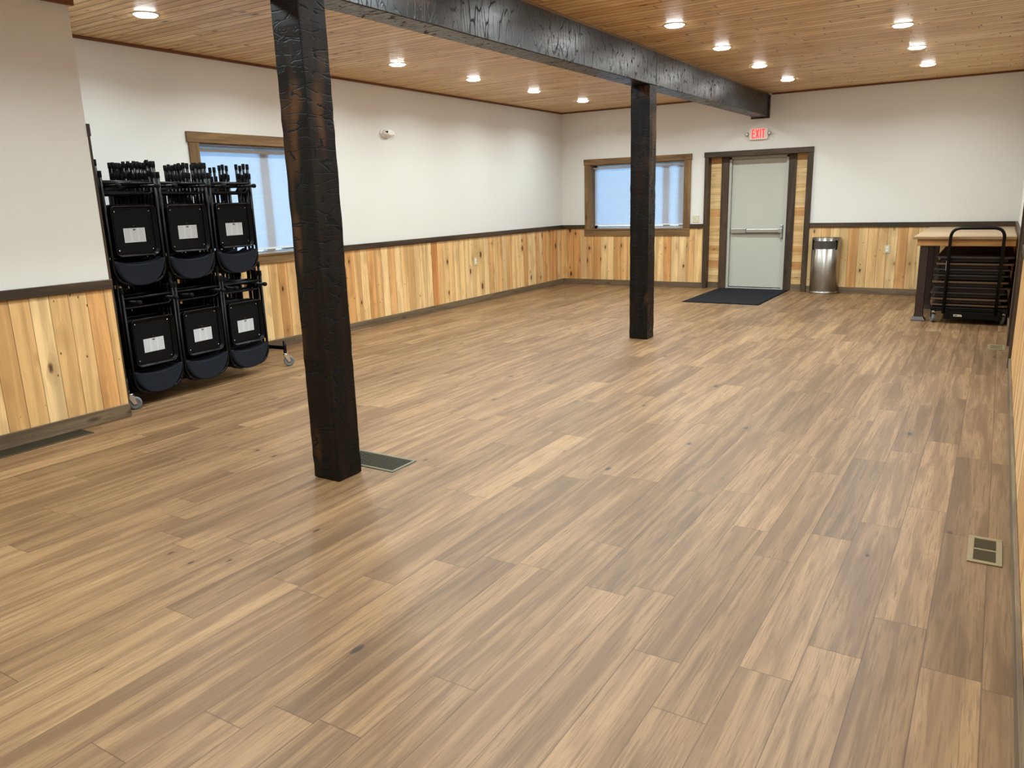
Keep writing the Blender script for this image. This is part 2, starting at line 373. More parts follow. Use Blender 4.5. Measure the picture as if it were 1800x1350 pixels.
def fillet(pts, r, n=5):
    pts = [Vector(p) for p in pts]; out = [pts[0]]
    for i in range(1, len(pts)-1):
        a, b, c = pts[i-1], pts[i], pts[i+1]; d1 = (a-b).normalized(); d2 = (c-b).normalized()
        p1 = b+d1*r; p2 = b+d2*r
        for k in range(n+1):
            q = k/n; out.append((p1*(1-q)+b*q)*(1-q)+(b*(1-q)+p2*q)*q)
    out.append(pts[-1]); return out

# ------------------------------------------------------------------ room numbers
XL, XW, XR, YB, YF, ZC = -6.928, -5.70, .215, 12.951, -4.5, 3.06
YW = 3.37                       # end of the wall that juts out on the left
RAIL0, RAIL1, BASE = 1.007, 1.077, .095
WN = 'structure'

MB().box(XL-.3, XR+.3, YF-.2, YB+.5, -.1, 0).build('floor', m_floor, kind=WN)
MB().box(XL-.3, XR+.3, YF-.2, YB+.5, ZC, ZC+.1).build('ceiling', m_ceil, kind=WN)

# left wall with a window opening
W1 = dict(y0=5.222, y1=6.86, z0=1.03, z1=2.222)
mb = MB(); d = .25
mb.box(XL-d, XL, YW-.12, W1['y0'], 0, ZC).box(XL-d, XL, W1['y1'], YB+.5, 0, ZC).box(XL-d, XL, W1['y0'], W1['y1'], 0, W1['z0']).box(XL-d, XL, W1['y0'], W1['y1'], W1['z1'], ZC)
wl = mb.build('wall_left', m_wall, kind=WN)
mb = MB(); mb.box(XL, XL+.012, YW, W1['y0']-.12, BASE-.02, RAIL0+.02).box(XL, XL+.012, W1['y0']-.12, W1['y1']+.12, BASE-.02, .97).box(XL, XL+.012, W1['y1']+.12, YB, BASE-.02, RAIL0+.02)
mb.build('wainscot', m_pine_y, wl)
# back wall with window and door openings
W2 = dict(x0=-6.352, x1=-4.585, z0=1.0, z1=2.127)
DX0, DX1, DZ = -4.235, -2.545, 2.225
mb = MB()
mb.box(XL, W2['x0'], YB, YB+d, 0, ZC).box(W2['x0'], W2['x1'], YB, YB+d, 0, W2['z0']).box(W2['x0'], W2['x1'], YB, YB+d, W2['z1'], ZC).box(W2['x1'], DX0, YB, YB+d, 0, ZC)
mb.box(DX0, DX1, YB, YB+d, DZ, ZC).box(DX1, XR+.3, YB, YB+d, 0, ZC).box(DX0, DX1, YB+d, YB+d+.05, 0, ZC)
wb = mb.build('wall_back', m_wall, kind=WN)
mb = MB(); mb.box(XL+.012, -6.464, YB-.012, YB, BASE-.02, RAIL0+.02).box(-6.464, -4.477, YB-.012, YB, BASE-.02, .9).box(-4.477, -4.24, YB-.012, YB, BASE-.02, RAIL0+.02).box(-2.54, XR-.012, YB-.012, YB, BASE-.02, RAIL0+.02)
mb.build('wainscot', m_pine_x, wb)
# right wall, seen at a grazing angle, with a doorway
RD0, RD1 = 8.02, 9.05
mb = MB(); mb.box(XR, XR+.2, YF, RD0, 0, ZC).box(XR, XR+.2, RD1, YB+.5, 0, ZC).box(XR, XR+.2, RD0, RD1, 2.1, ZC)
wr = mb.build('wall_right', m_wall, kind=WN)
mb = MB(); mb.box(XR-.012, XR, YF, RD0-.1, BASE-.02, RAIL0+.02).box(XR-.012, XR, RD1+.1, YB-.012, BASE-.02, RAIL0+.02)
mb.build('wainscot', m_pine_y, wr)
MB().box(XL-.3, XR+.3, YF-.2, YF, 0, ZC).build('wall_front', m_wall, kind=WN)
# jutting wall on the left
wa = MB().box(XL-.25, XW, YF, YW, 0, ZC).build('wall_alcove', m_wall, kind=WN)
MB().box(XW, XW+.012, YF, YW, BASE-.02, RAIL0+.02).build('wainscot', m_pine_w, wa)

# skirtings
def base(name, m, *b): 
    q = MB()
    for x in b: q.box(*x, bev=.003, seg=1)
    q.build(name, m, kind=WN)
base('baseboard_left', m_base_y, (XL+.012, XL+.03, YW+.03, YB-.02, 0, BASE))
base('baseboard_back', m_base_x, (XL+.03, -4.25, YB-.03, YB-.012, 0, BASE), (-2.53, XR-.03, YB-.03, YB-.012, 0, BASE))
base('baseboard_right', m_base_y, (XR-.03, XR-.012, YF, RD0-.12, 0, BASE), (XR-.03, XR-.012, RD1+.12, YB-.012, 0, BASE))
base('baseboard_alcove', m_base_y, (XW+.012, XW+.03, YF, YW, 0, .105))
# chair rails
base('trim_1', m_dark_y, (XL, XL+.03, YW+.03, W1['y0']-.12, RAIL0, RAIL1), (XL, XL+.03, W1['y1']+.12, YB-.012, RAIL0, RAIL1))
base('trim_2', m_dark_x, (XL+.03, -6.462, YB-.03, YB, RAIL0, RAIL1), (-4.468, -4.245, YB-.03, YB, RAIL0, RAIL1), (-2.535, XR-.012, YB-.03, YB, RAIL0, RAIL1))
base('trim_3', m_dark_y, (XR-.03, XR, YF, RD0-.1, RAIL0, RAIL1), (XR-.03, XR, RD1+.1, YB-.03, RAIL0, RAIL1))
base('trim_4', m_dark_y, (XW, XW+.035, YF, YW+.004, RAIL0, RAIL1))
# thin mouldings under the ceiling
base('trim_5', m_crown_y, (XL, XL+.025, YW, YB, 3.036, ZC))
base('trim_6', m_crown_x, (XL, -3.5, YB-.025, YB, 3.036, ZC), (-3.2, XR, YB-.025, YB, 3.036, ZC))
base('trim_7', m_crown_y, (XR-.025, XR, YF, YB, 3.036, ZC))
base('trim_8', m_crown_y, (XW, XW+.03, YF, YW+.03, 2.987, 3.035))
# casing on the end of the jutting wall, its edge seen past the corner
q = MB().box(XW-.095, XW, YW, YW+.02, 0, 2.115).box(XL+.0, XL+.095, YW, YW+.02, 0, 2.115).box(XL, XW+.008, YW, YW+.024, 2.115, 2.2)
q.build('trim_9', m_dark_z, kind=WN)
d2 = struct_empty('door_2'); MB().box(XL+.1, XW-.1, YW, YW+.008, .01, 2.11).build('door_panel', m_brn_z, d2)
# casing and door in the right wall
q = MB().box(XR-.035, XR, RD0-.1, RD0, 0, 2.1).box(XR-.035, XR, RD1, RD1+.1, 0, 2.1).box(XR-.04, XR, RD0-.12, RD1+.12, 2.1, 2.19)
q.build('trim_10', m_dark_z, kind=WN)
d3 = struct_empty('door_3'); MB().box(XR+.03, XR+.07, RD0, RD1, .01, 2.1, .003).build('door_panel', m_dark_z, d3)

# ------------------------------------------------------------------ windows
def window_back():
    o = struct_empty('window_2'); x0, x1, z0, z1 = W2['x0'], W2['x1'], W2['z0'], W2['z1']; y = YB
    MB().box(-6.455, x0, y-.022, y, z0-.015, z1, .003).box(x1, -4.47, y-.022, y, z0-.015, z1, .003).build('side_casing', m_brn_z, o)
    MB().box(-6.468, -4.458, y-.026, y, z1, 2.226, .003).build('head_casing', m_brn_x, o)
    MB().box(-6.464, -4.468, y-.03, y, .982, 1.004, .003).box(-6.464, -4.474, y-.024, y, .876, .982, .003).build('sill', m_brn_x, o)
    MB().box(x0, x0+.014, y, y+.235, z0, z1).box(x1-.014, x1, y, y+.235, z0, z1).box(x0, x1, y, y+.235, z1-.014, z1).box(x0, x1, y, y+.235, z0, z0+.006).build('jamb_liner', m_brn_z, o)
    f = MB(); a, b = x0+.014, x1-.014
    f.box(a, a+.05, y+.17, y+.23, z0, z1).box(b-.05, b, y+.17, y+.23, z0, z1).box(a, b, y+.17, y+.23, z1-.042, z1-.014).box(a, b, y+.17, y+.23, z0+.006, z0+.05)
    f.box(-5.02, -4.90, y+.16, y+.23, z0+.05, z1-.06); f.box(-4.74, -4.66, y+.165, y+.23, z0+.05, z1-.06)
    f.build('sash', m_vinyl, o)
    MB().box(a+.05, b-.05, y+.2, y+.204, z0+.05, z1-.06).build('pane', m_glass, o)
    s = thing('window_shade', (0, 0, 0), 'pale blue lit roller shade pulled down in the back wall window', 'window shade', 0)
    MB().box(a+.02, b-.012, y+.132, y+.1345, z0+.075, z1-.05).build('shade_cloth', m_shade, s)
    MB().box(a+.004, b-.004, y+.105, y+.155, z1-.075, z1-.045, .004).build('head_rail', m_vinyl, s)
    MB().box(a+.02, b-.012, y+.126, y+.141, z0+.06, z0+.082, .003).build('hem_bar', m_vinyl, s)
window_back()
def window_left():
    o = struct_empty('window_1'); y0, y1, z0, z1 = W1['y0'], W1['y1'], W1['z0'], W1['z1']; x = XL
    MB().box(x, x+.022, 5.108, y0, z0-.01, z1, .003).box(x, x+.022, y1, y1+.115, z0-.01, z1, .003).build('side_casing', m_brn_z, o)
    MB().box(x, x+.027, 5.092, y1+.13, z1, 2.325, .003).build('head_casing', m_brn_y, o)
    MB().box(x, x+.03, 5.095, y1+.125, 1.042, 1.066, .003).box(x, x+.024, 5.1, y1+.12, .955, 1.042, .003).build('sill', m_brn_y, o)
    MB().box(x-.235, x, y0, y0+.014, z0, z1).box(x-.235, x, y1-.014, y1, z0, z1).box(x-.235, x, y0, y1, z1-.014, z1).box(x-.235, x, y0, y1, z0, z0+.012).build('jamb_liner', m_brn_z, o)
    f = MB(); a, b = y0+.014, y1-.014
    f.box(x-.23, x-.17, a, a+.05, z0, z1).box(x-.23, x-.17, b-.05, b, z0, z1).box(x-.23, x-.17, a, b, z1-.042, z1-.014).box(x-.23, x-.17, a, b, z0+.01, z0+.055)
    f.box(x-.23, x-.15, 6.10, 6.22, z0+.05, z1-.06); f.build('sash', m_vinyl, o)
    MB().box(x-.204, x-.2, a+.05, b-.05, z0+.05, z1-.06).build('pane', m_glass, o)
    s = thing('window_shade', (0, 0, 0), 'pale blue lit roller shade in left wall window behind the chair cart', 'window shade', 0)
    MB().box(x-.1345, x-.132, a+.012, b-.012, z0+.085, z1-.05).build('shade_cloth', m_shade, s)
    MB().box(x-.155, x-.105, a+.004, b-.004, z1-.075, z1-.045, .004).build('head_rail', m_vinyl, s)
    MB().box(x-.141, x-.126, a+.012, b-.012, z0+.07, z0+.092, .003).build('hem_bar', m_vinyl, s)
window_left()

# ------------------------------------------------------------------ exit door in a timber surround
def exit_door():
    yf, yp = YB-.045, YB+.1        # front of the surround, back panel
    MB().box(-4.232, -4.163, yf, yp, 0, 2.142, .004).box(-2.615, -2.533, yf, yp, 0, 2.142, .004).build('trim_11', m_dark_z, kind=WN)
    MB().box(-4.242, -2.53, yf-.006, yp, 2.142, 2.228, .004).build('trim_12', m_dark_x, kind=WN)
    p = MB().box(-4.163, -3.9, yp, yp+.02, .1, 2.142).box(-2.82, -2.615, yp, yp+.02, .1, 2.142).build('trim_13', m_pine_h, kind=WN)
    MB().box(-4.163, -3.99, yp-.012, yp+.012, 0, .1).box(-2.80, -2.615, yp-.012, yp+.012, 0, .1).build('baseboard_door', m_base_x, kind=WN)
    MB().box(-3.985, -3.862, yp-.02, yp+.03, 0, 2.142, .003).box(-2.915, -2.795, yp-.02, yp+.03, 0, 2.142, .003).build('trim_14', m_dark_z, kind=WN)
    o = struct_empty('door_1')
    y = yp+.01
    MB().box(-3.862, -3.822, y-.012, y+.08, 0, 2.138, .003).box(-2.955, -2.915, y-.012, y+.08, 0, 2.138, .003).box(-3.862, -2.915, y-.012, y+.08, 2.098, 2.142, .003).build('door_frame', m_frame, o)
    MB().box(-3.819, -2.958, y+.035, y+.08, .03, 2.095, .002).build('door_leaf', m_door, o)
    MB().box(-3.822, -2.955, y-.02, y+.08, 0, .02, .003).build('threshold', m_alu, o)
    b = MB(); yy = y+.035
    b.box(-3.80, -3.55, yy-.05, yy, .916, .992, .006).box(-3.55, -3.02, yy-.062, yy, .924, .984, .008).build('push_bar', m_alu, o)
    MB().box(-3.552, -3.546, yy-.063, yy, .92, .99).build('bar_joint', m_rubber, o)
    MB().box(-3.025, -2.968, yy-.07, yy, .915, .995, .008).box(-3.0, -2.965, yy-.055, yy, .83, 1.05, .012).build('latch_case', m_alu, o)
exit_door()

# ------------------------------------------------------------------ posts and beam
def post(x0, x1, y0, y1, z1, label):
    m = MB(); m.box(x0, x1, y0, y1, .004, z1, .006, 2)
    bmesh.ops.subdivide_edges(m.bm, edges=[e for e in m.bm.edges if abs(e.verts[0].co.z-e.verts[1].co.z) > .5], cuts=40)
    rnd = random.Random(int(-x0*1000))
    offs = {}
    for v in m.bm.verts:
        k = (round(v.co.z, 3)); 
        if k not in offs: offs[k] = (rnd.uniform(-.002, .002), rnd.uniform(-.002, .002))
        v.co.x += offs[k][0]; v.co.y += offs[k][1]
    o = m.build('timber_post', m_post); tag(o, label, 'post'); return o
post(-3.328, -3.128, 3.048, 3.242, 2.684, 'dark hewn square post in the foreground beside the floor vent')
post(-3.452, -3.237, 8.022, 8.218, 2.70, 'dark hewn square post farther back in front of the back window')
bx0, bx1 = -3.46, -3.242
bo = thing('ceiling_beam', (0, 0, 0), 'long dark hewn beam under the ceiling resting on two posts', 'beam')
for (ya, yb, za, zb) in ((-4.45, 8.215, 2.66, 2.704), (8.222, 12.92, 2.704, 2.716)):
    m = MB(); n = 40; rnd = random.Random(3)
    rings = []
    for i in range(n+1):
        y = ya+(yb-ya)*i/n; z = za+(zb-za)*i/n if ya > 0 else 2.684+(y-3.2)*.0041; j = lambda: rnd.uniform(-.0022, .0022)
        rings.append([(bx0+j(), y, z+.006), (bx0+.006, y, z+j()*.5), (bx1-.006, y, z+j()*.5), (bx1+j(), y, z+.006), (bx1+j()*.5, y, 3.035), (bx0, y, 3.035)])
    m.loft(rings, smooth=False); m.build('beam_timber', m_beam, bo)
MB().box(bx0+.01, bx1-.005, -4.45, 12.92, 3.034, ZC).build('top_filler', m_brn_y, bo)
MB().box(-3.51, -3.222, 12.915, YB-.001, 2.695, 2.73, .003).box(-3.245, -3.222, 12.915, YB-.001, 2.73, 3.036, .003).box(-3.51, -3.46, 12.915, YB-.001, 2.73, 3.036, .003).build('end_trim', m_dark_x, bo)

# ------------------------------------------------------------------ recessed lights
def make_light():
    r = thing('recessed_light', (0, 0, ZC), '', 'ceiling light', 0, 'round recessed ceiling lights')
    MB().lathe([(.081, -.001), (.081, -.006), (.094, -.007), (.098, -.004), (.099, 0), (.08, 0)], cap=False, seg=32).build('trim_ring', m_white, r)
    MB().lathe([(0.0, -.018), (.06, -.018), (.074, -.0155), (.0795, -.009), (.0805, 0)], cap=False, seg=32).build('diffuser', m_diff, r)
    L = bpy.data.lights.new('lamp_light', 'AREA'); L.shape = 'DISK'; L.size = .15; L.energy = LAMP_W; L.spread = math.radians(150); L.color = LAMP_COL
    lo = bpy.data.objects.new('lamp_light', L); COL.objects.link(lo); lo.parent = r; lo.location = (0, 0, -.0195)
    return r
L0 = make_light(); used = [False]
def light(x, y, label, group='round recessed ceiling lights'):
    if not used[0]: used[0] = True; o = L0; o.location = (x, y, ZC); o['label'] = label; o['group'] = group; return o
    return dup(L0, (x, y, ZC), 0, label, group)
ordn = ['nearest', 'second', 'third', 'fourth', 'fifth', 'sixth']
left_y = [11.594, 10.053, 8.542, 7.065, 4.044]
for i, y in enumerate(left_y):
    light(-5.805, y, ['lit round ceiling light in the left wall row, farthest from the viewer', 'lit round ceiling light in left wall row, second from the far end',
        'lit round ceiling light in left wall row, third from the far end', 'lit round ceiling light in left wall row, just right of the foreground post',
        'lit round ceiling light at upper left, left of the foreground post'][i])
for i, y in enumerate([11.544, 10.06, 8.563, 7.157, 5.803]):
    light(-2.66, y, ['lit round ceiling light right of the beam, nearest the back wall', 'lit round ceiling light right of the beam, second from the back wall',
        'lit round ceiling light right of the beam, third from the back wall', 'lit round ceiling light right of the beam, fourth from the back wall',
        'lit round ceiling light right of the beam, cut by the top picture edge'][i])
for i, y in enumerate([11.463, 10.005, 8.578, 7.2]):
    light(-.955, y, ['lit round ceiling light in rightmost row, nearest the back wall', 'lit round ceiling light in rightmost row, second from the back wall',
        'lit round ceiling light in rightmost row, third from the back wall', 'lit round ceiling light in rightmost row, cut by the top picture edge'][i])
light(-5.805, 5.555, 'lit round ceiling light in the left wall row, hidden behind the foreground post', 'lights hidden from view')
for y in (11.57, 10.06, 8.56, 7.1, 5.6, 4.1):
    light(-4.05, y, 'lit round ceiling light on the left side of the beam, hidden by the beam', 'lights hidden from view')
for x in (-4.05, -2.66, -.955):
    for y in (2.6, 1.1, -1.2, -3.2):
        light(x, y, 'lit round ceiling light in the near half of the room', 'lights behind the viewer')
for x in (-2.66, -.955):
    light(x, 4.3, 'lit round ceiling light in the near half of the room', 'lights behind the viewer'); 
light(-.955, 5.75, 'lit round ceiling light in the near half of the room', 'lights behind the viewer')

# ------------------------------------------------------------------ folding chairs hanging upside down on the cart
CA = math.atan2(.1375, 1.786)                    # the cart stands a little askew
C0 = Vector((-5.86, 3.475, 0)); CY = Vector((-math.sin(CA), math.cos(CA), 0)); CX = Vector((math.cos(CA), math.sin(CA), 0))
def make_chair(full):
    r = thing('folding_chair', (0, 0, 0), '', 'chair', 0, 'black folding chairs on the cart')
    # front frame: two uprights joined round the backrest, straight rung between the feet
    f = MB(); W = .237; RX = -.0245
    f.tube(fillet([(0, W, .875), (0, W, .10), (0, W*.72, .02), (0, -W*.72, .02), (0, -W, .10), (0, -W, .875)], .06), .0122, 8)
    f.tube([(0, -W, .805), (0, W, .805)], .0105, 8)
    f.build('front_frame', m_blk, r)
    b = MB(); V = .2487
    b.tube([(RX, V, .24), (RX, V, .955)], .0122, 8); b.tube([(RX, -V, .24), (RX, -V, .955)], .0122, 8)
    b.tube(fillet([(RX, V, .79), (RX+.004, V-.02, .725), (RX+.004, -V+.02, .725), (RX, -V, .79)], .045), .0095, 8)
    b.build('rear_frame', m_blk, r)
    for y, x, z in ((W, 0, .895), (-W, 0, .895), (V, RX, .98), (-V, RX, .98)):
        MB().lathe([(.0125, -.05), (.0148, -.046), (.0152, -.006), (.013, 0)], (x, y, z), seg=10).build('foot_cap', m_rubber, r)
    # seat pan seen from below: rolled rim round a recessed board
    def ring(x, w2, h0, h1, r0, r1): return [(x, a, c) for a, c in rrect(w2, h0, h1, r0, r1)]
    p = MB()
    p.loft([ring(-.02, .196, .245, .622, .05, .03), ring(.0, .203, .237, .628, .055, .034), ring(.016, .205, .235, .630, .057, .035), ring(.020, .201, .239, .626, .053, .031),
            ring(.016, .196, .244, .621, .048, .026), ring(-.016, .19, .25, .615, .045, .022)], caps=True)
    p.tube([(-.005, .2, .36), (RX, .2485, .36)], .006, 6); p.tube([(-.005, -.2, .36), (RX, -.2485, .36)], .006, 6)
    p.build('seat', m_blk, r)
    MB().loft([ring(-.017, .172, .262, .602, .03, .02), ring(-.010, .172, .262, .602, .03, .02)], smooth=False).build('seat_board', m_blkmatte, r)
    if full:
        for y, z in ((-.155, .285), (.155, .285), (-.155, .588), (.155, .588)):
            MB().lathe([(.0065, -.010), (.006, -.0075), (.003, -.006), (.0, -.0058)], (0, y, z), 'x', 10).build('rivet', m_chrome, r)
        MB().lathe([(.0035, -.010), (.003, -.0075), (0, -.007)], (0, 0, .475), 'x', 10).build('screw', m_chrome, r)
        s = MB().box(-.010, -.0092, -.097, .097, .345, .457).build('sticker', m_sticker, r)
        lm = MB().lathe([(.011, -.0092), (.011, -.0089)], (0, 0, 0), 'x', 14).build('logo_mark', m_ink, s)
        lm.data.transform(Matrix.Translation((0, 0, .444)) @ Matrix.Diagonal((1, 1.25, .62, 1)))
    # padded backrest with a hollowed edge
    N = 24; top = []; bot = []
    for i in range(N+1):
        a = -1+2*i/N; y = a*.236
        zt = .172+.036*abs(a)**2.2; zb = .205-.205*(1-abs(a)**2.6)**.62 if abs(a) < 1 else .190
        top.append((y, zt)); bot.append((y, min(zb, zt-.012)))
    def off(x, s):
        out = []
        for (y, zt), (_, zb) in zip(top, bot):
            c = (zt+zb)/2
            out.append((y*s, c+(zt-c)*s)) 
        low = [(y*s, (zt+zb)/2+(zb-(zt+zb)/2)*s) for (y, zt), (_, zb) in zip(top, bot)]
        return [(x, y, z) for y, z in out] + [(x, y, z) for y, z in low[::-1]]
    MB().loft([off(-.02, .93), off(-.013, .99), off(.006, 1.0), off(.016, .975), off(.021, .90)]).build('backrest', m_fabric, r)
    return r
CHF, CHB = make_chair(True), make_chair(False); fresh = {0: True, 1: True}
sides = ['left', 'middle', 'right']; ords = ['first', 'second', 'third', 'fourth', 'fifth', 'sixth', 'seventh', 'eighth', 'ninth', 'tenth', 'eleventh', 'twelfth']
OFFS = [[0, -.047, -.092, -.138, -.186, -.234, -.285, -.334, -.38, -.426, -.472, -.517], [0, -.047, -.093, -.14, -.188, -.236, -.284, -.331, -.378, -.425, -.471],
        [0, -.047, -.094, -.141, -.268, -.315, -.362, -.43, -.49]]
for tier, zz in (('upper', .985), ('lower', .088)):
    for c in range(3):
        for k, dx in enumerate(OFFS[c]):
            rnd = random.Random(c*100+k+(50 if tier == 'upper' else 0))
            cy = (.278, .796, 1.315)[c] if tier == 'upper' else (.315, .822, 1.325)[c]
            P = C0 + CY*(cy+(rnd.uniform(-.004, .004) if k else 0)) + CX*(dx+.0) + Vector((0, 0, zz + (rnd.choice((-.008, -.003, 0, .006, .012)) if k else 0)))
            lab = f'black folding chair hanging in {tier} tier, {sides[c]} stack, {ords[k]} from the front'
            if k == 0: lab = f'black folding chair with white sticker, front of {tier} tier, {sides[c]} stack'
            rz = CA + (rnd.uniform(-.004, .004) if k else 0)
            src = CHB if k else CHF
            if fresh[k > 0]:
                fresh[k > 0] = False; src.location = P; src.rotation_euler = (0, 0, rz); src['label'] = lab
            else: dup(src, P, rz, lab)

def caster(parent, x, y, top, rad, ang, wid=.03, name='caster'):
    """swivel caster: bracket with a wheel as its child, axle direction ang"""
    ca, sa = math.cos(ang), math.sin(ang)
    fwd = Vector((-sa, ca, 0)); axl = Vector((ca, sa, 0)); off = .03
    c = Vector((x, y, rad)) + fwd*off
    b = MB(); b.lathe([(.028, top-.008), (.028, top)], (x, y, 0), seg=16); b.lathe([(.02, top-.022), (.022, top-.008)], (x, y, 0), seg=14)
    for s in (-1, 1):
        o_ = axl*(s*(wid/2+.005)); base_ = Vector((x, y, top-.016))
        pts = [base_+fwd*-.022+o_, base_+fwd*.03+o_, c+fwd*.014+Vector((0, 0, -.004))+o_, c+fwd*-.012+Vector((0, 0, -.008))+o_]
        b.prism(pts, axl*(s*.003))
    b.prism([Vector((x, y, top-.022))+fwd*-.022+axl*(-wid/2-.007), Vector((x, y, top-.022))+fwd*.03+axl*(-wid/2-.007), Vector((x, y, top-.022))+fwd*.03+axl*(wid/2+.007), Vector((x, y, top-.022))+fwd*-.022+axl*(wid/2+.007)], (0, 0, .006))
    b.tube([c-axl*(wid/2+.012), c+axl*(wid/2+.012)], .006, 8)
    bo_ = b.build(name, m_chrome, parent)
    wv = MB(); R3 = Matrix.Rotation(ang, 4, 'Z')
    wv.lathe([(rad*.55, -wid/2+.002), (rad*.6, -wid/2), (rad*.93, -wid/2), (rad, -wid/2+.006), (rad, wid/2-.006), (rad*.93, wid/2), (rad*.6, wid/2), (rad*.55, wid/2-.002)], ax='x', seg=28)
    wv.lathe([(rad*.3, -wid/2-.003), (rad*.3, wid/2+.003)], ax='x', seg=14)
    wo = wv.build('wheel', m_grey_rubber, bo_)
    wo.data.transform(Matrix.Translation(c) @ R3)
    return bo_

def chair_cart():
    r = thing('chair_cart', C0, 'black steel cart on casters carrying two tiers of folding chairs', 'cart', CA)
    XB = -.60
    f = MB()
    f.box(XB-.022, XB+.022, -.02, 1.81, .17, .215, .004)
    for y in (-.0, 1.79): f.box(-.62, .0, y-.019, y+.019, .172, .21, .004)
    for y in (.0, 1.79):
        for x in (0.0, -.62): f.tube([(x, y, .13), (x, y, .262)], .017, 12)
    f.build('base_frame', m_blk, r)
    for y in (.02, .55, 1.07, 1.77):
        MB().box(XB-.02, XB+.02, y-.02, y+.02, .21, 1.80, .003).build('upright', m_blk, r)
    for z in (.853, 1.752): MB().box(XB-.018, XB+.018, .04, 1.74, z-.02, z+.02, .003).build('cross_rail', m_blk, r)
    for ti, z in enumerate((.864, 1.766)):
        for c in range(3):
            cy = (.278, .796, 1.315)[c] if ti else (.315, .822, 1.325)[c]
            for s in (-1, 1):
                a = MB().tube([(-.60, cy+s*.175, z), (.115, cy+s*.175, z)], .0125, 10).build('arm', m_blk, r)
                MB().lathe([(.0135, .09), (.0185, .095), (.019, .122), (.013, .129), (0, .13)], (0, cy+s*.175, z), 'x', 14).build('end_cap', m_rubber, a)
    for y, an in ((0.02, -.6), (1.79, -.55)):
        caster(r, 0.0, y, .135, .052, an); caster(r, -.62, y, .135, .052, .4)
chair_cart()

# ------------------------------------------------------------------ counter, platform cart and folded tables
CZ = 1.006
def counter():
    r = thing('wall_counter', (0, 0, 0), 'wooden counter with dark steel legs filling the back right corner', 'counter')
    MB().box(-.853, XR-.031, 10.40, YB-.032, CZ-.032, CZ, .004).build('counter_top', m_counter, r)
    MB().box(-.808, XR-.035, 10.43, 10.465, .897, CZ-.032, .002).build('front_apron', m_apron, r)
    MB().box(-.808, -.773, 10.465, YB-.04, .897, CZ-.032, .002).build('side_apron', m_dark_y, r)
    for y in (10.50, 11.60, 12.6):
        l = MB().box(-.775, -.685, y-.045, y+.045, .03, CZ-.032, .004)
        l.loft([[(-.73+a*q, y+b*q, z) for a, b in ((-1, -1), (1, -1), (1, 1), (-1, 1))] for q, z in ((.047, .09), (.05, .05), (.075, .012), (.078, 0))], smooth=False)
        l.build('leg', m_steelpaint, r)
counter()
def flat_cart():
    r = thing('platform_cart', (0, 0, 0), 'black platform cart with tall hoop handle under the corner counter', 'cart')
    MB().box(-.60, .17, 10.36, 12.2, .142, .19, .006).build('platform', m_blk, r)
    b = MB().box(-.46, .13, 10.34, 10.36, .062, .142, .003).box(-.46, -.41, 10.33, 10.37, .055, .16, .003).box(.06, .11, 10.33, 10.37, .055, .16, .003)
    b.build('front_bracket', m_blk, r)
    MB().tube(fillet([(-.462, 10.325, .12), (-.462, 10.325, 1.105), (.062, 10.325, 1.105), (.062, 10.325, .12)], .11, 10), .0175, 14).build('handle', m_blk, r)
    s = MB().prism([(-.355, 10.338, .088), (-.268, 10.338, .088), (-.268, 10.338, .1), (-.28, 10.338, .112), (-.355, 10.338, .112)], (0, .0018, 0)).build('name_plate', m_ivory, r)
    MB().box(-.348, -.313, 10.3372, 10.338, .094, .106).box(-.308, -.28, 10.3372, 10.338, .097, .103).build('plate_mark', m_ink, s)
    MB().box(-.4815, -.4795, 10.315, 10.337, .62, .735).build('side_sticker', m_white, r)
    for x, y, an in ((-.565, 10.42, .35), (.135, 10.44, .1), (-.565, 12.1, 0), (.135, 12.1, 0)): caster(r, x, y-.03, .142, .056, an, .034)
flat_cart()
zs = [.205, .275, .345, .408, .473, .549, .618, .683, .757]
def table_mesh(i):
    bright = i in (1, 4, 7, 0)
    r = thing('folding_table', (0, 0, 0), '', 'folded table', 0, 'folded tables piled on the platform cart')
    out = [(a, b_) for a, b_ in rrect(.385, 0, 1.83, .04, .04)]
    MB().prism([(a, b_, .0) for a, b_ in out], (0, 0, .018)).build('table_top', m_tt[1 if bright else 0], r)
    m = MB(); 
    rr_ = [[(a*k, .915+(b_-.915)*k2, z) for a, b_ in out] for k, k2, z in ((1.004, 1.0015, .0), (1.008, 1.003, .009), (1.004, 1.0015, .018))]
    m.loft(rr_, caps=False); m.build('edge_band', m_ttedge[1 if bright else 0], r)
    MB().box(-.33, .33, .04, .06, -.040, 0).box(-.33, .33, 1.77, 1.79, -.040, 0).box(-.33, -.31, .06, 1.77, -.040, 0).box(.31, .33, .06, 1.77, -.040, 0).build('skirt', m_ttskirt, r)
    MB().tube(fillet([(-.27, .12, -.02), (-.27, .8, -.02), (.27, .8, -.02), (.27, .12, -.02)], .05), .012, 8).build('leg_frame', m_blk, r)
    MB().tube(fillet([(-.25, 1.7, -.02), (-.25, 1.0, -.02), (.25, 1.0, -.02), (.25, 1.7, -.02)], .05), .012, 8).build('leg_frame', m_blk, r)
    return r
tops = {}
N9 = len(zs)
for i, z in enumerate(zs):
    key = i in (1, 4, 7, 0)
    x = (-.215, -.225, -.24, -.20, -.228, -.225, -.22, -.20, -.205)[i]; y = 10.385+(.01, 0, .012, .02, .0, .015, .008, .0, .012)[i]
    nth = N9-i
    pos = {9: 'bottom one', 1: 'topmost one'}.get(nth, f'{ords[nth-1]} from the top')
    lab = f'folded table with {"brown" if key else "dark grey"} edge in the pile under the counter, {pos}'
    if key not in tops: o = tops[key] = table_mesh(i); o.location = (x, y, z); o['label'] = lab
    else: dup(tops[key], (x, y, z), 0, lab)

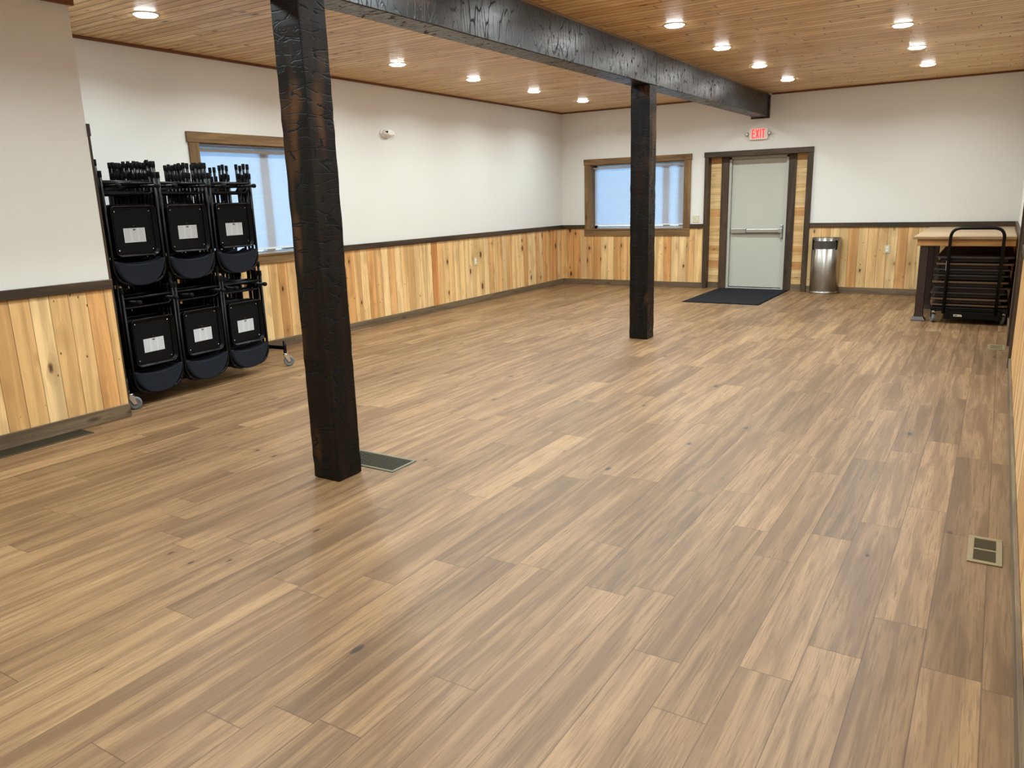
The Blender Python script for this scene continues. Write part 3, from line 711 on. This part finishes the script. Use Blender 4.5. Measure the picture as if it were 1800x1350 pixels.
# ------------------------------------------------------------------ waste bin
def bin_():
    cx, yb = -2.252, YB-.035
    r = thing('waste_bin', (0, 0, 0), 'half round stainless steel waste bin against back wall beside the door', 'waste bin')
    def sect(z, s=1.0, w=.207, st=.07, dp=.155, slope=0):
        pts = [(cx-w*s, yb), (cx-w*s, yb-st)]
        n = 26
        for k in range(1, n):
            a = PI*k/n; pts.append((cx-w*s*math.cos(a), yb-st-dp*s*math.sin(a)))
        pts += [(cx+w*s, yb-st), (cx+w*s, yb)]
        return [(x, y, z + slope*(yb-y)) for x, y in pts]
    MB().loft([sect(.03), sect(.845, slope=0)], caps=True).build('body', m_stain, r)
    MB().loft([sect(.0, 1.03), sect(.03, 1.035), sect(.036, 1.0)], caps=True).build('base_ring', m_stain, r)
    MB().loft([sect(.845, 1.0), sect(.858, 1.0, slope=0), sect(.858, .97), sect(.85, .96)], caps=True).build('lid', m_stain, r)
    # mouth that follows the curved front
    def arc(u, dz, o_): a = PI*u; return (cx-(.207+o_)*math.cos(a), yb-.07-(.155+o_)*math.sin(a), dz)
    out = rrect(.31, -.067, .067, .035, .035, 5)
    def ringp(sc, o_, zc=.752): return [arc(.5+a*sc[0], zc+b_*sc[1], o_) for a, b_ in out]
    MB().loft([ringp((1.05, 1.12), .001), ringp((1.05, 1.12), .006), ringp((.95, .86), .006), ringp((.95, .86), .0015)], caps=False).build('mouth_rim', m_rubber, r)
    # the flap is a curved grey door
    q = MB(); n = 18; rows = []
    for i in range(n+1):
        u = .5+(-.295+.59*i/n); zz = .06*math.sqrt(max(0, 1-((abs(-1+2*i/n))**8)))
        rows.append([arc(u, .752-zz, .0022), arc(u, .752+zz, .0022)])
    q.loft(rows, close=False, caps=False); q.build('flap', plain('grey_flap', rgb(86, 84, 80), .35, .6, None, .05, 20), r)
bin_()

# ------------------------------------------------------------------ mat
def mat():
    r = thing('door_mat', (0, 0, 0), 'dark charcoal ribbed mat lying in front of exit door', 'mat')
    MB().box(-3.935, -2.82, 11.15, 12.97, .004, .012, .003).build('carpet', m_mat, r)
    MB().box(-3.95, -2.805, 11.135, 12.985, .0005, .006, .002).build('rubber_border', m_rubber, r)
mat()

# ------------------------------------------------------------------ vents let into the floor
def vent(name_label, x0, x1, y0, y1, mf, ml, rim, along, pitch, bars=0, loc=None, tilt=.6):
    r = thing('floor_vent', (0, 0, 0), name_label, 'floor vent')
    h = .006
    f = MB().box(x0, x1, y0, y0+rim, .0005, h, .0015, 1).box(x0, x1, y1-rim, y1, .0005, h, .0015, 1).box(x0, x0+rim, y0+rim, y1-rim, .0005, h, .0015, 1).box(x1-rim, x1, y0+rim, y1-rim, .0005, h, .0015, 1)
    f.build('frame', mf, r)
    MB().box(x0+.004, x1-.004, y0+.004, y1-.004, .0003, .0008).build('shadow_sheet', m_duct_shadow, r)  # flat black sheet, painted as the shadow below the louvres
    g = MB()
    if along == 'x':      # blades run along x, set side by side in y
        n = int((y1-y0-2*rim)/pitch)
        for i in range(n):
            y = y0+rim+(i+.5)*pitch; g.box(x0+rim, x1-rim, y-pitch*.2, y+pitch*.2, .0008, h-.001)
    else:
        n = int((x1-x0-2*rim)/pitch)
        for i in range(n):
            x = x0+rim+(i+.5)*pitch; g.box(x-pitch*.2, x+pitch*.2, y0+rim, y1-rim, .0008, h-.001)
    g.build('louvres', ml, r)
    if bars:
        b = MB()
        if along == 'x': b.box(x0+rim, x1-rim, (y0+y1)/2-.006, (y0+y1)/2+.006, .0008, h)
        else:
            for k in range(1, bars+1):
                x = x0+(x1-x0)*k/(bars+1); b.box(x-.002, x+.002, y0+rim, y1-rim, .0008, h)
        b.build('divider', mf, r)
vent('grey rimmed dark slatted floor vent behind the foreground post', -3.43, -2.957, 3.322, 3.556, m_ventf, m_ventd, .017, 'x', .018, 0)
vent('long dark bronze floor grille beside the skirting at lower left', -5.684, -5.494, 1.7, 2.963, m_ventd, m_ventd, .01, 'y', .008, 0)
vent('small tan floor register at lower right near the right wall', .022, .154, 3.612, 3.905, m_ventt, m_ventb, .024, 'x', .0105, 1)
vent('small tan floor register farther back near platform cart', .02, .17, 8.80, 9.07, m_ventt, m_ventt, .024, 'x', .0105, 1)

# ------------------------------------------------------------------ wall fittings
def exit_sign():
    r = thing('exit_sign', (0, 0, 0), 'white lit exit sign with red letters above the grey door', 'exit sign')
    x0, x1, z0, z1 = -3.53, -3.232, 2.378, 2.557; cx, cz = (x0+x1)/2, (z0+z1)/2
    out = rrect((x1-x0)/2, 0, z1-z0, .03, .03)
    MB().loft([[(cx+a*k, y, cz+(b_-(z1-z0)/2)*k) for a, b_ in out] for k, y in ((1, YB), (1, YB-.035), (.96, YB-.046))], smooth=False).build('housing', m_exitf, r)
    y0, y1 = YB-.0475, YB-.0465
    H0, H1 = cz-.066, cz+.07; s = .017
    L = MB()
    xe = x0+.05
    L.box(xe, xe+s, y0, y1, H0, H1)
    for z in (H0, (H0+H1)/2-s/2, H1-s): L.box(xe+s, xe+.048, y0, y1, z, z+s)
    xx = xe+.057; wx = .058
    for a, b_ in ((0, 1), (1, 0)):
        p0 = xx+a*(wx-s); p1 = xx+b_*(wx-s)
        L.prism([(p0, y0, H0), (p0+s, y0, H0), (p1+s, y0, H1), (p1, y0, H1)], (0, .001*(1+a*.3), 0))
    xi = xx+wx+.010; L.box(xi, xi+s, y0, y1, H0, H1)
    xt = xi+s+.010; L.box(xt, xt+.052, y0, y1, H1-s, H1); L.box(xt+.026-s/2, xt+.026+s/2, y0, y1, H0, H1-s)
    L.build('letters', m_exit, r)
    for x in (x0-.026, x1+.026):
        l = MB().lathe([(.012, YB), (.014, YB-.03), (.028, YB-.045), (.028, YB-.058), (.025, YB-.06)], (x, 0, cz), 'y', 18).build('lamp_head', plain('grey_lamp_head', rgb(120, 118, 108), .4), r)
        MB().lathe([(.022, YB-.0605), (.012, YB-.064), (0.0, YB-.065)], (x, 0, cz), 'y', 16).build('lens', m_white, l)
exit_sign()
def sensor():
    r = thing('wall_detector', (0, 0, 0), 'small white oval detector mounted high on the left wall', 'detector')
    cy, cz = 8.10, 2.46
    def el(x, a, b_, dy=0, dz=0, n=28): return [(XL+x, cy+dy+a*math.cos(2*PI*k/n), cz+dz+b_*math.sin(2*PI*k/n)) for k in range(n)]
    MB().loft([el(0, .115, .062), el(.022, .115, .062), el(.03, .105, .055)]).build('back_plate', m_white, r)
    MB().loft([el(.03, .1, .05), el(.06, .095, .047), el(.085, .08, .038), el(.1, .05, .024)]).build('dome', m_white, r)
    MB().loft([el(.07, .016, .012, -.07, .008), el(.096, .015, .011, -.062, .008)]).build('lens', m_rubber, r)
    MB().loft([el(.02, .02, .03, .118, 0), el(.05, .018, .026, .122, 0)]).build('end_ring', m_white, r)
sensor()
def plate(name, label, cat, x, y, z, axis, w2, h2, parts):
    r = thing(name, (0, 0, 0), label, cat)
    if axis == 'x': MB().box(x, x+.007, y-w2, y+w2, z-h2, z+h2, .002).build('cover_plate', m_ivory, r)
    else: MB().box(x-w2, x+w2, y-.007, y, z-h2, z+h2, .002).build('cover_plate', m_ivory, r)
    for nm, du, dv, a, b_ in parts:
        if axis == 'x': MB().box(x+.006, x+.011, y+du-a, y+du+a, z+dv-b_, z+dv+b_, .002).build(nm, m_white, r)
        else: MB().box(x+du-a, x+du+a, y-.011, y-.006, z+dv-b_, z+dv+b_, .002).build(nm, m_white, r)
plate('light_switch', 'ivory square switch plate on back wall between window and door', 'switch', -4.37, YB, 1.159, 'y', .059, .058, [('toggle', .023, 0, .005, .012)])
SK = [('socket', 0, .02, .017, .014), ('socket', 0, -.02, .017, .014)]
plate('wall_outlet', 'ivory power outlet on back wall boards right of the waste bin', 'outlet', -1.397, YB-.012, .682, 'y', .036, .058, SK)
plate('wall_outlet', 'ivory power outlet on the left wall boards', 'outlet', XL+.012, 10.03, .647, 'x', .036, .058, SK)
